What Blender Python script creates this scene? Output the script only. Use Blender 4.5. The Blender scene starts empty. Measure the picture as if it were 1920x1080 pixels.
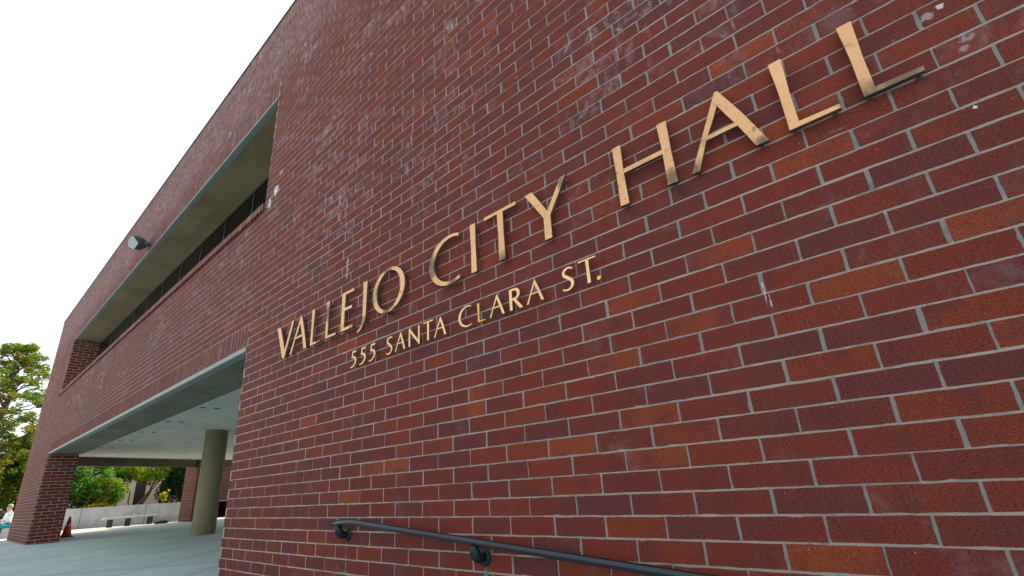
import bpy, bmesh, math, random
import numpy as np
from mathutils import Vector, Matrix, noise
random.seed(7); RS = np.random.RandomState(7)
scene = bpy.context.scene
C = scene.collection
R = math.radians

# ------------------------------------------------------------------ object helpers
def setp(o, label=None, cat=None, group=None, kind=None):
    if label: o['label'] = label
    if cat: o['category'] = cat
    if group: o['group'] = group
    if kind: o['kind'] = kind
    return o
def empty(name, loc=(0, 0, 0), label=None, cat=None, group=None):
    o = bpy.data.objects.new(name, None); C.objects.link(o); o.location = loc
    o.empty_display_size = .1
    return setp(o, label, cat, group)
def link(name, me, mats, parent=None, origin=None, smooth=False):
    if not isinstance(mats, (list, tuple)): mats = [mats]
    for m in mats: me.materials.append(m)
    o = bpy.data.objects.new(name, me); C.objects.link(o)
    if origin is not None:
        me.transform(Matrix.Translation(-Vector(origin))); o.location = origin
    if parent is not None:
        o.parent = parent
        if origin is None: origin = (0, 0, 0)
        p = Vector((0, 0, 0)); q = parent
        while q is not None:
            p += q.location; q = q.parent
        o.location = Vector(origin) - p
    if smooth:
        for f in me.polygons: f.use_smooth = True
    return o
def bmo(name, bm, mats, parent=None, origin=None, smooth=False):
    bmesh.ops.recalc_face_normals(bm, faces=bm.faces[:])
    me = bpy.data.meshes.new(name); bm.to_mesh(me); bm.free()
    return link(name, me, mats, parent, origin, smooth)
def box(bm, x0, x1, y0, y1, z0, z1, mi=0, bev=0):
    vs = [bm.verts.new((x, y, z)) for x in (x0, x1) for y in (y0, y1) for z in (z0, z1)]
    fs = [(0, 1, 3, 2), (4, 6, 7, 5), (0, 4, 5, 1), (2, 3, 7, 6), (0, 2, 6, 4), (1, 5, 7, 3)]
    nf = []
    for f in fs:
        q = bm.faces.new([vs[i] for i in f]); q.material_index = mi; nf.append(q)
    if bev:
        es = list({e for f in nf for e in f.edges})
        bmesh.ops.bevel(bm, geom=es, offset=bev, segments=2, affect='EDGES', clamp_overlap=True)
def boxes(name, L, mats, parent=None, origin=None, bev=0):
    bm = bmesh.new()
    for b in L: box(bm, *b, bev=bev)
    return bmo(name, bm, mats, parent, origin)
def tube(bm, pts, rads, n=12, caps=True, mi=0):
    pts = [Vector(p) for p in pts]; rings = []
    ref = None
    for i, p in enumerate(pts):
        a = pts[max(0, i - 1)]; b = pts[min(len(pts) - 1, i + 1)]
        d = (b - a).normalized()
        if ref is None: ref = Vector((0, 0, 1)) if abs(d.z) < .9 else Vector((1, 0, 0))
        u = d.cross(ref).normalized(); v = u.cross(d).normalized(); ref = v
        r = rads[i] if hasattr(rads, '__len__') else rads
        rings.append([bm.verts.new(p + (u * math.cos(t) + v * math.sin(t)) * r) for t in [2 * math.pi * k / n for k in range(n)]])
    for a, b in zip(rings, rings[1:]):
        for k in range(n):
            f = bm.faces.new((a[k], a[(k + 1) % n], b[(k + 1) % n], b[k])); f.smooth = True; f.material_index = mi
    if caps:
        bm.faces.new(rings[0][::-1]).material_index = mi; bm.faces.new(rings[-1]).material_index = mi

# ------------------------------------------------------------------ node helpers
class S:
    """a socket with arithmetic"""
    def __init__(s, nt, so): s.nt, s.so = nt, so
    def _m(s, op, *a, clamp=False):
        n = s.nt.nodes.new('ShaderNodeMath'); n.operation = op; n.use_clamp = clamp
        for i, v in enumerate((s,) + a):
            if isinstance(v, S): s.nt.links.new(v.so, n.inputs[i])
            else: n.inputs[i].default_value = v
        return S(s.nt, n.outputs[0])
    def __add__(s, o): return s._m('ADD', o)
    def __sub__(s, o): return s._m('SUBTRACT', o)
    def __mul__(s, o): return s._m('MULTIPLY', o)
    def __truediv__(s, o): return s._m('DIVIDE', o)
    def floor(s): return s._m('FLOOR')
    def fract(s): return s._m('FRACT')
    def mod(s, o): return s._m('FLOORED_MODULO', o)
    def abs(s): return s._m('ABSOLUTE')
    def min(s, o): return s._m('MINIMUM', o)
    def max(s, o): return s._m('MAXIMUM', o)
    def pow(s, o): return s._m('POWER', o)
    def clamp(s): return s._m('ADD', 0., clamp=True)
    def step(s, a, b):   # smoothstep a..b
        n = s.nt.nodes.new('ShaderNodeMapRange'); n.interpolation_type = 'SMOOTHSTEP'
        s.nt.links.new(s.so, n.inputs[0]); n.inputs[1].default_value = a; n.inputs[2].default_value = b
        return S(s.nt, n.outputs[0])
class Mat:
    def __init__(s, name):
        s.m = bpy.data.materials.new(name); s.m.use_nodes = True
        s.nt = s.m.node_tree; s.bsdf = s.nt.nodes['Principled BSDF']
    def new(s, t, **k):
        n = s.nt.nodes.new(t)
        for a, b in k.items(): setattr(n, a, b)
        return n
    def L(s, a, b): s.nt.links.new(a.so if isinstance(a, S) else a, b)
    def coord(s, kind='Object'):
        return s.new('ShaderNodeTexCoord').outputs[kind]
    def sep(s, v):
        n = s.new('ShaderNodeSeparateXYZ'); s.L(v, n.inputs[0]); return [S(s.nt, o) for o in n.outputs]
    def comb(s, x, y, z=0.):
        n = s.new('ShaderNodeCombineXYZ')
        for i, v in enumerate((x, y, z)):
            if isinstance(v, S): s.L(v, n.inputs[i])
            else: n.inputs[i].default_value = v
        return n.outputs[0]
    def noise(s, vec, scale, detail=3, rough=.5, dist=0, out='Fac'):
        n = s.new('ShaderNodeTexNoise'); s.L(vec, n.inputs['Vector'])
        n.inputs['Scale'].default_value = scale; n.inputs['Detail'].default_value = detail
        n.inputs['Roughness'].default_value = rough; n.inputs['Distortion'].default_value = dist
        return S(s.nt, n.outputs[out])
    def white(s, vec, out='Value'):
        n = s.new('ShaderNodeTexWhiteNoise', noise_dimensions='3D'); s.L(vec, n.inputs['Vector']); return S(s.nt, n.outputs[out])
    def scalev(s, vec, sc):
        n = s.new('ShaderNodeMapping'); s.L(vec, n.inputs[0]); n.inputs['Scale'].default_value = sc; return n.outputs[0]
    def ramp(s, fac, stops, interp='LINEAR'):
        n = s.new('ShaderNodeValToRGB'); cr = n.color_ramp; cr.interpolation = interp
        while len(cr.elements) > 1: cr.elements.remove(cr.elements[-1])
        for i, (p, c) in enumerate(stops):
            e = cr.elements[0] if i == 0 else cr.elements.new(p)
            e.position = p; e.color = (*c, 1)
        s.L(fac, n.inputs[0]); return S(s.nt, n.outputs[0])
    def mix(s, f, a, b, blend='MIX'):
        n = s.new('ShaderNodeMix', data_type='RGBA', blend_type=blend)
        if isinstance(f, S): s.L(f, n.inputs[0])
        else: n.inputs[0].default_value = f
        for v, k in ((a, 6), (b, 7)):
            if isinstance(v, S): s.L(v, n.inputs[k])
            else: n.inputs[k].default_value = (*v, 1)
        return S(s.nt, n.outputs[2])
    def bump(s, h, strength=.5, dist=.01, nrm=None):
        n = s.new('ShaderNodeBump'); s.L(h, n.inputs['Height']); n.inputs['Strength'].default_value = strength
        n.inputs['Distance'].default_value = dist
        if nrm is not None: s.L(nrm, n.inputs['Normal'])
        return n.outputs[0]
    def done(s, col, rough=.8, nrm=None, metal=0., spec=.5):
        b = s.bsdf
        if isinstance(col, S): s.L(col, b.inputs['Base Color'])
        else: b.inputs['Base Color'].default_value = (*col, 1)
        if isinstance(rough, S): s.L(rough, b.inputs['Roughness'])
        else: b.inputs['Roughness'].default_value = rough
        if nrm is not None: s.L(nrm, b.inputs['Normal'])
        if isinstance(metal, S): s.L(metal, b.inputs['Metallic'])
        else: b.inputs['Metallic'].default_value = metal
        b.inputs['Specular IOR Level'].default_value = spec
        return s.m

BR_O = [(-12, 23), (-9, 21), (-7, 9), (-5, 2), (-5, 15), (-4, 4), (-3, 4), (0, 7), (0, 8), (1, 17), (2, 4), (3, 8), (4, 3), (4, 5), (4, 11), (5, 9), (5, 12), (6, -1), (6, 22), (7, 9), (7, 15), (7, 17), (8, 6), (8, 10)]
BR_M = [(-12, 21), (-10, 0), (-8, 8), (-7, 8), (0, 16), (1, 4), (2, 10), (5, 17), (5, 20), (6, 6), (6, 20), (7, 1), (7, 4), (8, 3)]
BR_D = [(-9, 5), (-6, 4), (-4, 5), (0, 5), (2, 5), (4, 6), (7, 5), (7, 7), (7, 11), (8, 5), (8, 13)]
BH, BW, X0, Z0 = .1016, .3048, -2.0298, .6360      # brick course, brick length, lattice origin
def brick_mat(name, soldier=False, marks=False, solid=None):
    M = Mat(name)
    geo = M.new('ShaderNodeNewGeometry')
    P = geo.outputs['Position']
    x, y, z = M.sep(P)
    u = (x + y) - X0; w = z - Z0
    if soldier: u, w = w - .0, u
    wob = M.noise(P, 3.1, 2); wob2 = M.noise(P, 2.3, 2, out='Color')
    fine = M.noise(P, 55, 3, .6)
    w = w + (wob - .5) * .005
    row = (w / BH).floor()
    rj = M.white(M.comb(row, 3.7, 1.3))
    if soldier: uu = u / BW
    else: uu = (u + (rj - .5) * .008 + (wob - .5) * .006) / BW + row.mod(2.) * .5
    # jitter of every head joint
    nearest = (uu + .5).floor()
    jit = (M.white(M.comb(nearest, row, 9.1)) - .5) * (.030 if not soldier else .0)
    uj = uu + jit
    col = uj.floor()
    du = (uj.fract() - .5).abs() * -1. + .5          # distance to head joint, in bricks
    dw = ((w / BH).fract() - .5).abs() * -1. + .5
    jr = M.white(M.comb(nearest, row, 4.4)); hw = jr * .0042 + .0042; bw = M.white(M.comb((w / BH + .5).floor(), 2.2, 8.8)) * .0030 + .0042
    du = du * BW; dw = dw * BH
    edge = (fine - .5) * .0035
    mu = (du - hw + edge); mw = (dw - (bw if not soldier else .005) + edge)
    d = mu.min(mw)
    brick = d.step(-.0008, .0016)
    # colours
    if solid == 'brick': brick = brick * 0. + 1.
    if solid == 'mortar': brick = brick * 0.
    r1 = M.white(M.comb(col, row, .5)) * .97
    r2 = M.white(M.comb(col, row, 7.5)); r3 = M.white(M.comb(col, row, 17.5))
    if solid == 'brick':
        at = [S(M.nt, M.new('ShaderNodeAttribute', attribute_name=k).outputs['Fac']) for k in ('r1', 'r2', 'r3')]
        r1, r2, r3 = at
    base = M.ramp(r1, [(0, (.125, .038, .038)), (.12, (.146, .038, .032)), (.35, (.165, .036, .025)), (.62, (.182, .037, .022)),
                       (.84, (.202, .041, .021)), (.95, (.220, .045, .019)), (.985, (.240, .051, .018)), (1.0, (.280, .063, .019))])
    warm = ((x + .6).abs() * -.45 + 1.).clamp() * ((z - 1.5).abs() * -.8 + 1.).clamp()
    base = M.mix(warm * r2 * .55, base, (.225, .044, .018))
    big = M.noise(P, .55, 4, .6)
    base = M.mix(big.step(.38, .68) * .35, base, (.140, .030, .022))
    # mottling inside a brick
    v2 = M.new('ShaderNodeVectorMath', operation='ADD'); M.L(P, v2.inputs[0]); M.L(M.comb(r1 * 9., r2 * 7., r3 * 5.), v2.inputs[1])
    mott = M.noise(v2.outputs[0], 9, 5, .65); mot2 = M.noise(v2.outputs[0], 4.5, 3, .6)
    base = M.mix(mot2.step(.46, .66) * .55, base, (.118, .033, .035)); base = M.mix(mot2.step(.44, .28) * .5, base, (.215, .036, .012))
    base = M.mix((mott - .5).abs() * 1.6, base, (.115, .034, .034))
    gr = M.noise(M.scalev(P, (1, 1, 2.2)), 105, 5, .75)
    base = M.mix(gr.step(.48, .62) * .8, base, (.035, .010, .010))
    base = M.mix(gr.step(.46, .26) * .45, base, (.22, .065, .05))
    sp = M.new('ShaderNodeTexVoronoi'); M.L(P, sp.inputs['Vector']); sp.inputs['Scale'].default_value = 26
    spd = S(M.nt, sp.outputs['Distance']); spr = S(M.nt, sp.outputs['Color'])
    spc = M.sep(sp.outputs['Color'])
    speck = spd.step(.075, .04) * spc[0].step(.78, .80)
    base = M.mix(speck * .75, base, (.45, .33, .24))
    dspeck = spd.step(.11, .05) * spc[1].step(.80, .82)
    base = M.mix(dspeck * .8, base, (.035, .014, .014))
    # mortar
    mn = M.noise(P, 28, 4, .6); mb = M.noise(P, 1.7, 3)
    mort = M.mix(mn, (.17, .152, .135), (.38, .34, .295))
    mort = M.mix(mb.step(.35, .65) * .6, mort, (.42, .34, .275))
    mort = M.mix(x.step(-1.5, -5.5) * .6, mort, (.50, .41, .36))
    isv = (mw - mu).step(-.002, .002)
    mort = M.mix(isv * x.step(-3.5, -.5) * .75, mort, (.185, .195, .185))
    faint = isv * (jr * 7.).fract().step(.72, .9) * x.step(-1.5, -4.) * .75
    mort = M.mix(faint, mort, (.20, .085, .065))
    mort = M.mix(M.noise(P, 6.5, 5, .75).step(.50, .70) * .55, mort, (.13, .105, .09))
    mort = M.mix((mn.step(.60, .70)) * .6, mort, (.12, .105, .10))
    c = M.mix(brick, mort, base)
    # pale efflorescence high on the wall
    ef = M.noise(M.scalev(P, (1, 1, .75)), .85, 5, .7)
    hi = z.step(2.4, 4.2) * .8 + z.step(.8, 2.6) * .2
    ef2 = M.noise(M.scalev(P, (1.6, 1.6, 1.0)), 7.5, 6, .78, 1.2)
    ef3 = M.noise(M.scalev(P, (3.2, 3.2, .9)), 4.6, 6, .75, .5)
    patch = ((ef2 + (r3 - .5) * .22).step(.55, .68) * .8 + (ef3 + (r2 - .5) * .2).step(.57, .70) * .6).clamp()
    c = M.mix(patch * ef.step(.42, .60) * hi * .58, c, (.36, .30, .33))
    drip = (ef2 + (r3 - .5) * .2).step(.64, .72) * ef3.step(.50, .60) * hi
    c = M.mix(drip * .5, c, (.58, .56, .60))
    top = z.step(6.6, 8.0)
    c = M.mix(top * (ef2.step(.42, .68) * .50 + .08), c, (.36, .27, .28))  # greyish-pink overlay, stronger towards the roof
    lowh = (M.noise(P, 4.5, 5, .7) + (r3 - .5) * .15).step(.58, .78) * .34
    c = M.mix(lowh, c, (.22, .145, .16))
    rough = M.noise(P, 14, 3) * .2 + .50
    hgt = brick * (0. if solid else 1.) + gr * .14 + mott * .15 + (r3 * .22) * brick
    if marks:
        def blob(px, pz, sx, sz, colr, st=.9, nsc=40., lo=.35, hi_=.55):
            nonlocal c
            a = (x - px) / sx; b = (z - pz) / sz
            dd = (a * a + b * b)
            nn = M.noise(P, nsc, 4, .7)
            m = (dd * .8 + (nn - .5) * 5.).step(.75, .15) * dd.step(2.2, 1.2) * st
            c = M.mix(m, c, colr)
        for a in MARKS: blob(*a)
    nrm = M.bump(hgt + mn * (.5 if solid == 'mortar' else 0.), 1., .006)
    return M.done(c, rough, nrm, spec=.07)

W = (.72, .72, .76)
MARKS = [(-.205, 1.66, .0045, .06, W, .55), (-.190, 1.60, .004, .045, W, .5), (.63, 2.63, .014, .014, (.62, .68, .72), .7), (.59, 2.61, .03, .02, (.42, .36, .38), .6),
         (.66, 2.44, .022, .030, (.50, .46, .54), .35), (.64, 2.40, .02, .02, (.48, .42, .47), .4), (.60, 2.14, .008, .010, (.7, .8, .85), .9),
         (-5.55, 4.95, .12, .07, (.62, .68, .74), .95, 12.), (-5.72, 4.80, .06, .10, (.6, .62, .68), .8, 14.), (-5.45, 5.20, .05, .05, (.55, .55, .6), .6, 14.),
         (-3.40, .43, .008, .13, (.05, .20, .18), .75, 20.), (-1.93, .42, .012, .035, (.06, .27, .22), .8, 20.), (-3.40, .34, .03, .012, (.06, .27, .22), .7, 20.),
         (-.44, 2.31, .035, .035, (.06, .03, .03), .7), (.21, 2.285, .05, .006, (.10, .15, .13), .6),
         (-3.62, 3.05, .03, .12, (.42, .42, .47), .6, 14.), (-3.30, 2.62, .05, .16, (.30, .29, .33), .5, 12.)]

M_brickp = brick_mat('red_brick_plain')
M_soldier = brick_mat('red_brick_soldier', soldier=True)
M_bsolid = brick_mat('red_brick_faces', marks=True, solid='brick')
M_mortar = brick_mat('mortar_bed', marks=True, solid='mortar')

def concrete(name, c1, c2, sc=1.5, stain=None, bumps=.3, boards=None, rough=.85):
    M = Mat(name); P = M.new('ShaderNodeNewGeometry').outputs['Position']
    n = M.noise(P, sc, 6, .65); f = M.noise(P, 40, 4, .7); zz = M.sep(P)[2]; dirt = zz.step(.55, .0) * zz.step(-.05, .01) * M.noise(P, 5, 4, .7).step(.35, .6)
    c = M.mix(n.step(.3, .7), c1, c2)
    c = M.mix(f.step(.5, .8) * .25, c, tuple(v * .55 for v in c1))
    c = M.mix(dirt * .45, c, tuple(v * .45 for v in c1))
    if stain:
        s = M.noise(M.scalev(P, stain[0]), 1.0, 6, .7)
        c = M.mix(s.step(.48, .75) * stain[1], c, stain[2])
    h = f * .3 + n * .2
    if boards:
        x, y, z = M.sep(P); ax = {'x': x, 'y': y, 'z': z}[boards[0]]
        for (off, per, wd) in boards[1]:
            j = (((ax - off) / per).fract() - .5).abs() * -1. + .5
            k = (j * per).step(wd, wd * .3)
            c = M.mix(k * .75, c, (.03, .03, .028)); h = h - k
    return M.done(c, rough, M.bump(h, bumps, .01), spec=.4)
M_ceil = concrete('ceiling_concrete', (.70, .71, .65), (.82, .80, .72), .7, ((.5, 3, 1), .35, (.24, .24, .22)), .15, ('x', [(-10.95, 2.55, .014)]))
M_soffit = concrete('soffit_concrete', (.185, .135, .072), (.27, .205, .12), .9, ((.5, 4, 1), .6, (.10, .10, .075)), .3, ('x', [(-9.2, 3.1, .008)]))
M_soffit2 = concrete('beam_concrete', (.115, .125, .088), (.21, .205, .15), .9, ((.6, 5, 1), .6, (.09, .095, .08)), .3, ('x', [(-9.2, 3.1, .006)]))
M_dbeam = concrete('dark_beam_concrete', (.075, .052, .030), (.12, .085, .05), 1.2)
M_col = concrete('column_concrete', (.20, .17, .095), (.30, .255, .155), .8, ((5, 5, .35), .6, (.15, .13, .075)), .25)
M_low = concrete('garden_wall_concrete', (.34, .36, .37), (.50, .51, .51), 1.3, ((4, 4, .5), .5, (.25, .27, .28)), .3, ('y', [(2.9, 2.4, .02)]))
M_bench = concrete('bench_concrete', (.42, .43, .43), (.55, .55, .54), 2.5)
M_bsup = concrete('bench_support_concrete', (.025, .035, .04), (.05, .06, .065), 2.5)
M_beige = concrete('beige_plaster', (.52, .42, .30), (.62, .50, .37), .5)

def simple(name, col, rough=.5, metal=0., n=8, var=.25, spec=.5, bump=.1):
    M = Mat(name); P = M.coord(); f = M.noise(P, n, 4, .6)
    c = M.mix(f, tuple(v * (1 - var) for v in col), tuple(min(1, v * (1 + var)) for v in col))
    return M.done(c, rough, M.bump(f, bump, .004), metal, spec)
def plaza_mat():
    M = Mat('plaza_concrete'); P = M.new('ShaderNodeNewGeometry').outputs['Position']
    x, y, z = M.sep(P)
    n = M.noise(P, .55, 6, .65); s = M.noise(M.scalev(P, (.5, 1.1, 1)), 1.3, 6, .75); f = M.noise(P, 30, 4, .7)
    c = M.mix(n.step(.3, .7), (.36, .465, .445), (.46, .575, .55))
    c = M.mix(s.step(.5, .8) * .45, c, (.27, .34, .325))
    c = M.mix(f.step(.45, .8) * .2, c, (.40, .43, .43))
    jx = ((((x + y * .9) + 9.1) / 1.75).fract() - .5).abs() * -1. + .5
    jy = ((((y * 1. - x * .9) + 3.4) / 6.0).fract() - .5).abs() * -1. + .5
    k = (jx * 1.75).step(.030, .008).max((jy * 6.).step(.03, .01))
    c = M.mix(k * .85, c, (.06, .085, .09))
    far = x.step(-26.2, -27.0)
    c = M.mix(far * .75, c, (.52, .475, .40))  # warmer, paler ground past the building: sunlight put into the colour
    return M.done(c, .62, M.bump(f * .3 - k, .3, .01), spec=.5)
M_plaza = plaza_mat()
M_steel = simple('painted_lintel_steel', (.17, .225, .215), .45, .0, 5, .3)
M_steel_l = simple('weathered_lintel_edge', (.24, .27, .245), .5, .0, 6, .25)
M_coping = simple('dark_coping_metal', (.05, .05, .055), .5, .3)
M_mull = simple('bronze_window_frame', (.055, .06, .06), .45, .4)
M_dark = simple('dark_recess', (.012, .012, .012), .7)
def glass_mat():
    M = Mat('tinted_window_glass'); P = M.coord()
    n = M.noise(P, .8, 2)
    return M.done(M.mix(n, (.003, .003, .003), (.008, .008, .006)), .12, M.bump(n, .04, .02), spec=.04)
M_glass = glass_mat()

def bronze(name, base, dark, darkamt, rough=.33, zdirt=True):
    M = Mat(name); P = M.new('ShaderNodeNewGeometry').outputs['Position']; x, y, z = M.sep(P)
    br = M.noise(M.scalev(P, (4, 4, 90)), 3., 4, .7)      # horizontal brushing
    big = M.noise(P, 2.4, 4, .6); sm = M.noise(P, 22, 5, .7)
    c = M.mix(big.step(.35, .7) * .6, base, tuple(v * .72 for v in base)); c = M.mix(M.noise(P, 60, 4, .75).step(.5, .75) * .45, c, tuple(v * .5 for v in base))
    c = M.mix((br - .5).abs() * .8, c, tuple(v * .7 for v in base))
    low = z.step(2.45, 2.352) * M.noise(P, 6, 3).step(.50, .62) if zdirt else big * 0.
    pat = (big.step(.58, .72) * .6 + low * .8 + sm.step(.56, .68) * .55).clamp() * darkamt
    if zdirt:
        for (px, pz, sx, sz) in ((.44, 2.36, .10, .05), (-.472, 2.39, .05, .055), (-.055, 2.365, .035, .03), (-2.33, 2.56, .05, .12), (-3.85, 2.62, .04, .10), (-1.11, 2.70, .05, .06), (-3.21, 2.33, .05, .05), (-2.90, 2.74, .07, .03), (-.36, 2.36, .03, .05), (-1.63, 2.36, .05, .02)):
            a = (x - px) / sx; b = (z - pz) / sz
            pat = pat.max((a * a + b * b + (sm - .5) * 2.2).step(1.5, .0) * .8)
    c = M.mix(pat, c, dark)
    # weathered greenish returns (sides of the casting)
    nx = M.sep(M.new('ShaderNodeNewGeometry').outputs['Normal'])
    side = nx[1].abs().step(.75, .35)
    c = M.mix(side * .85, c, (.035, .043, .034))
    return M.done(c, sm * .12 + rough + pat * .2, M.bump(br * .4 + sm * .4, .12, .002), (side * -.55 + .72), .5)
M_bronze = bronze('brushed_bronze', (.77, .445, .20), (.085, .075, .060), 1.)
M_brass = bronze('small_letter_brass', (.90, .58, .26), (.30, .25, .17), .45, .36, False)
M_brass2 = bronze('polished_brass', (1., .52, .09), (.4, .2, .05), .3, .3, False)
M_pin = simple('mounting_pin_metal', (.10, .11, .08), .6, .4)
M_rail = simple('handrail_painted_steel', (.026, .034, .042), .20, .6, 3, .25, .8, .02)
M_rbr = simple('bracket_patina_bronze', (.008, .026, .03), .5, .4, 14, .6)

# ------------------------------------------------------------------ ground
def profile_sheet(name, prof, y0, y1, mat, **k):
    bm = bmesh.new()
    a = [bm.verts.new((x, y0, z)) for x, z in prof]; b = [bm.verts.new((x, y1, z)) for x, z in prof]
    for i in range(len(prof) - 1): bm.faces.new((a[i], a[i + 1], b[i + 1], b[i]))
    return setp(bmo(name, bm, mat), **k)
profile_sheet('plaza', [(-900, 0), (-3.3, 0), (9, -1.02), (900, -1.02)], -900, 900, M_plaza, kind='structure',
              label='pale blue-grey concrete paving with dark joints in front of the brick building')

# ------------------------------------------------------------------ the brick building
XL, XR, XP, XWL = -26.1, -5.865, -20.8, -21.55
DEP = .72
bld = empty('brick_building', (-14, 6, 0), 'dark red brick building with a recessed window strip and open ground floor', 'building')
def kz(k): return Z0 + BH * k
zb0, zb1 = kz(21) - .001, kz(24) + .000      # soldier course over the portal
zt0, zt1 = kz(61) - .002, kz(64) + .001
ZROOF = 8.715; zc0 = ZROOF - .3048
xs = [XL, XWL, XP, XR, 9.]
zs = [-1.8, -.3, zb0, zb1, 4.80, zt0, zt1, zc0, ZROOF]
def cell(i, j):
    x = (xs[i] + xs[i + 1]) / 2; z = (zs[j] + zs[j + 1]) / 2
    if z > zc0: return 1
    if XP < x < XR and z < zb0: return None
    if XWL < x < XR and 4.80 < z < zt0: return None
    if XP < x < XR and zb0 < z < zb1: return 1
    if XWL < x < XR and zt0 < z < zt1: return 1
    return 0
RC = .0024
bm = bmesh.new(); vc = {}
def V(x, y, z):
    k = (round(x, 4), round(y, 4), round(z, 4))
    if k not in vc: vc[k] = bm.verts.new(k)
    return vc[k]
nx, nz = len(xs) - 1, len(zs) - 1
for i in range(nx):
    for j in range(nz):
        m = cell(i, j)
        if m is None: continue
        a, b, c_, d = xs[i], xs[i + 1], zs[j], zs[j + 1]
        bm.faces.new((V(a, RC, c_), V(b, RC, c_), V(b, RC, d), V(a, RC, d))).material_index = 2
        bm.faces.new((V(a, DEP, c_), V(a, DEP, d), V(b, DEP, d), V(b, DEP, c_))).material_index = m
        for di, dj in ((-1, 0), (1, 0), (0, -1), (0, 1)):
            I, J = i + di, j + dj
            if 0 <= I < nx and 0 <= J < nz and cell(I, J) is not None: continue
            if di: X = a if di < 0 else b; f = (V(X, RC, c_), V(X, DEP, c_), V(X, DEP, d), V(X, RC, d))
            else: Z = c_ if dj < 0 else d; f = (V(a, RC, Z), V(b, RC, Z), V(b, DEP, Z), V(a, DEP, Z))
            bm.faces.new(f).material_index = 0
wall_o = bmo('wall', bm, [M_brickp, M_soldier, M_mortar], bld)
# every brick of the facade is a real block standing 5 mm proud of the mortar
zones = []
for i in range(nx):
    for j in range(nz):
        m = cell(i, j)
        if m is None: continue
        zones.append((xs[i], xs[i + 1], zs[j], zs[j + 1], m))
def merge_zones(Z):       # join side by side zones of one kind so that bricks are cut only at real edges
    Z = sorted(Z, key=lambda q: (q[4], q[2], q[3], q[0])); out = []
    for q in Z:
        if out and out[-1][4] == q[4] and out[-1][2:4] == q[2:4] and abs(out[-1][1] - q[0]) < 1e-6: out[-1] = (out[-1][0], q[1], q[2], q[3], q[4])
        else: out.append(q)
    Z = sorted(out, key=lambda q: (q[4], q[0], q[1], q[2])); out = []
    for q in Z:
        if out and out[-1][4] == q[4] and out[-1][0:2] == q[0:2] and abs(out[-1][3] - q[2]) < 1e-6: out[-1] = (q[0], q[1], out[-1][2], q[3], q[4])
        else: out.append(q)
    return out
zones = merge_zones(zones)
BV, BF, A1, A2, A3 = [], [], [], [], []
RB = np.random.RandomState(11)
tone_of = {}
for L_, v in ((BR_O, 1.0), (BR_M, .93), (BR_D, .06)):
    for k in L_: tone_of[k] = v
def add_brick(x0, x1, z0, z1, t):
    near = x0 > -6.6 and x1 < 2.6 and z0 < 5.2 and z1 > -.4
    nl, ns = (12, 5) if near else (1, 1)
    if x1 - x0 < z1 - z0: nl, ns = ns, nl
    per = [(x0 + (x1 - x0) * k / nl, z0, 0, -1) for k in range(nl)] + [(x1, z0 + (z1 - z0) * k / ns, 1, 0) for k in range(ns)] + \
          [(x1 - (x1 - x0) * k / nl, z1, 0, 1) for k in range(nl)] + [(x0, z1 - (z1 - z0) * k / ns, -1, 0) for k in range(ns)]
    per = np.array(per); n = len(per); P0 = per[:, :2].copy()
    cx, cz = (x0 + x1) / 2, (z0 + z1) / 2
    tilt = np.clip(RB.normal(size=2) * .0003, -.0005, .0005); dy = float(np.clip(RB.normal() * .0004, -.0006, .0006))
    if near:
        jn = RB.normal(size=n) * .00055; jn = (jn + np.roll(jn, 1)) * .9
        if RB.rand() < .30:
            k = RB.randint(n); jn[k] -= RB.uniform(.002, .006); jn[(k + 1) % n] -= RB.uniform(0, .003)
        P0 += per[:, 2:] * jn[:, None]
    def ring(inset, y):
        q = P0.copy()
        q[:, 0] -= np.clip((q[:, 0] - cx) / ((x1 - x0) / 2), -1, 1) ** 7 * inset
        q[:, 1] -= np.clip((q[:, 1] - cz) / ((z1 - z0) / 2), -1, 1) ** 7 * inset
        return [(a, y + dy + tilt[0] * (a - cx) * 10 + tilt[1] * (b - cz) * 10, b) for a, b in q]
    b0 = len(BV)
    BV.extend([(a, .010, b) for a, b in P0]); BV.extend(ring(0, .0010)); BV.extend(ring(.0012, 0.))
    for r in (0, 1):
        for k in range(n):
            k2 = (k + 1) % n; BF.append((b0 + r * n + k, b0 + r * n + k2, b0 + (r + 1) * n + k2, b0 + (r + 1) * n + k))
    BF.append(tuple(b0 + 2 * n + k for k in range(n)))
    v = (t if t is not None else RB.rand() * .96, RB.rand(), RB.rand())
    A1.extend([v[0]] * 3 * n); A2.extend([v[1]] * 3 * n); A3.extend([v[2]] * 3 * n)
rowbed = {}
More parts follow.
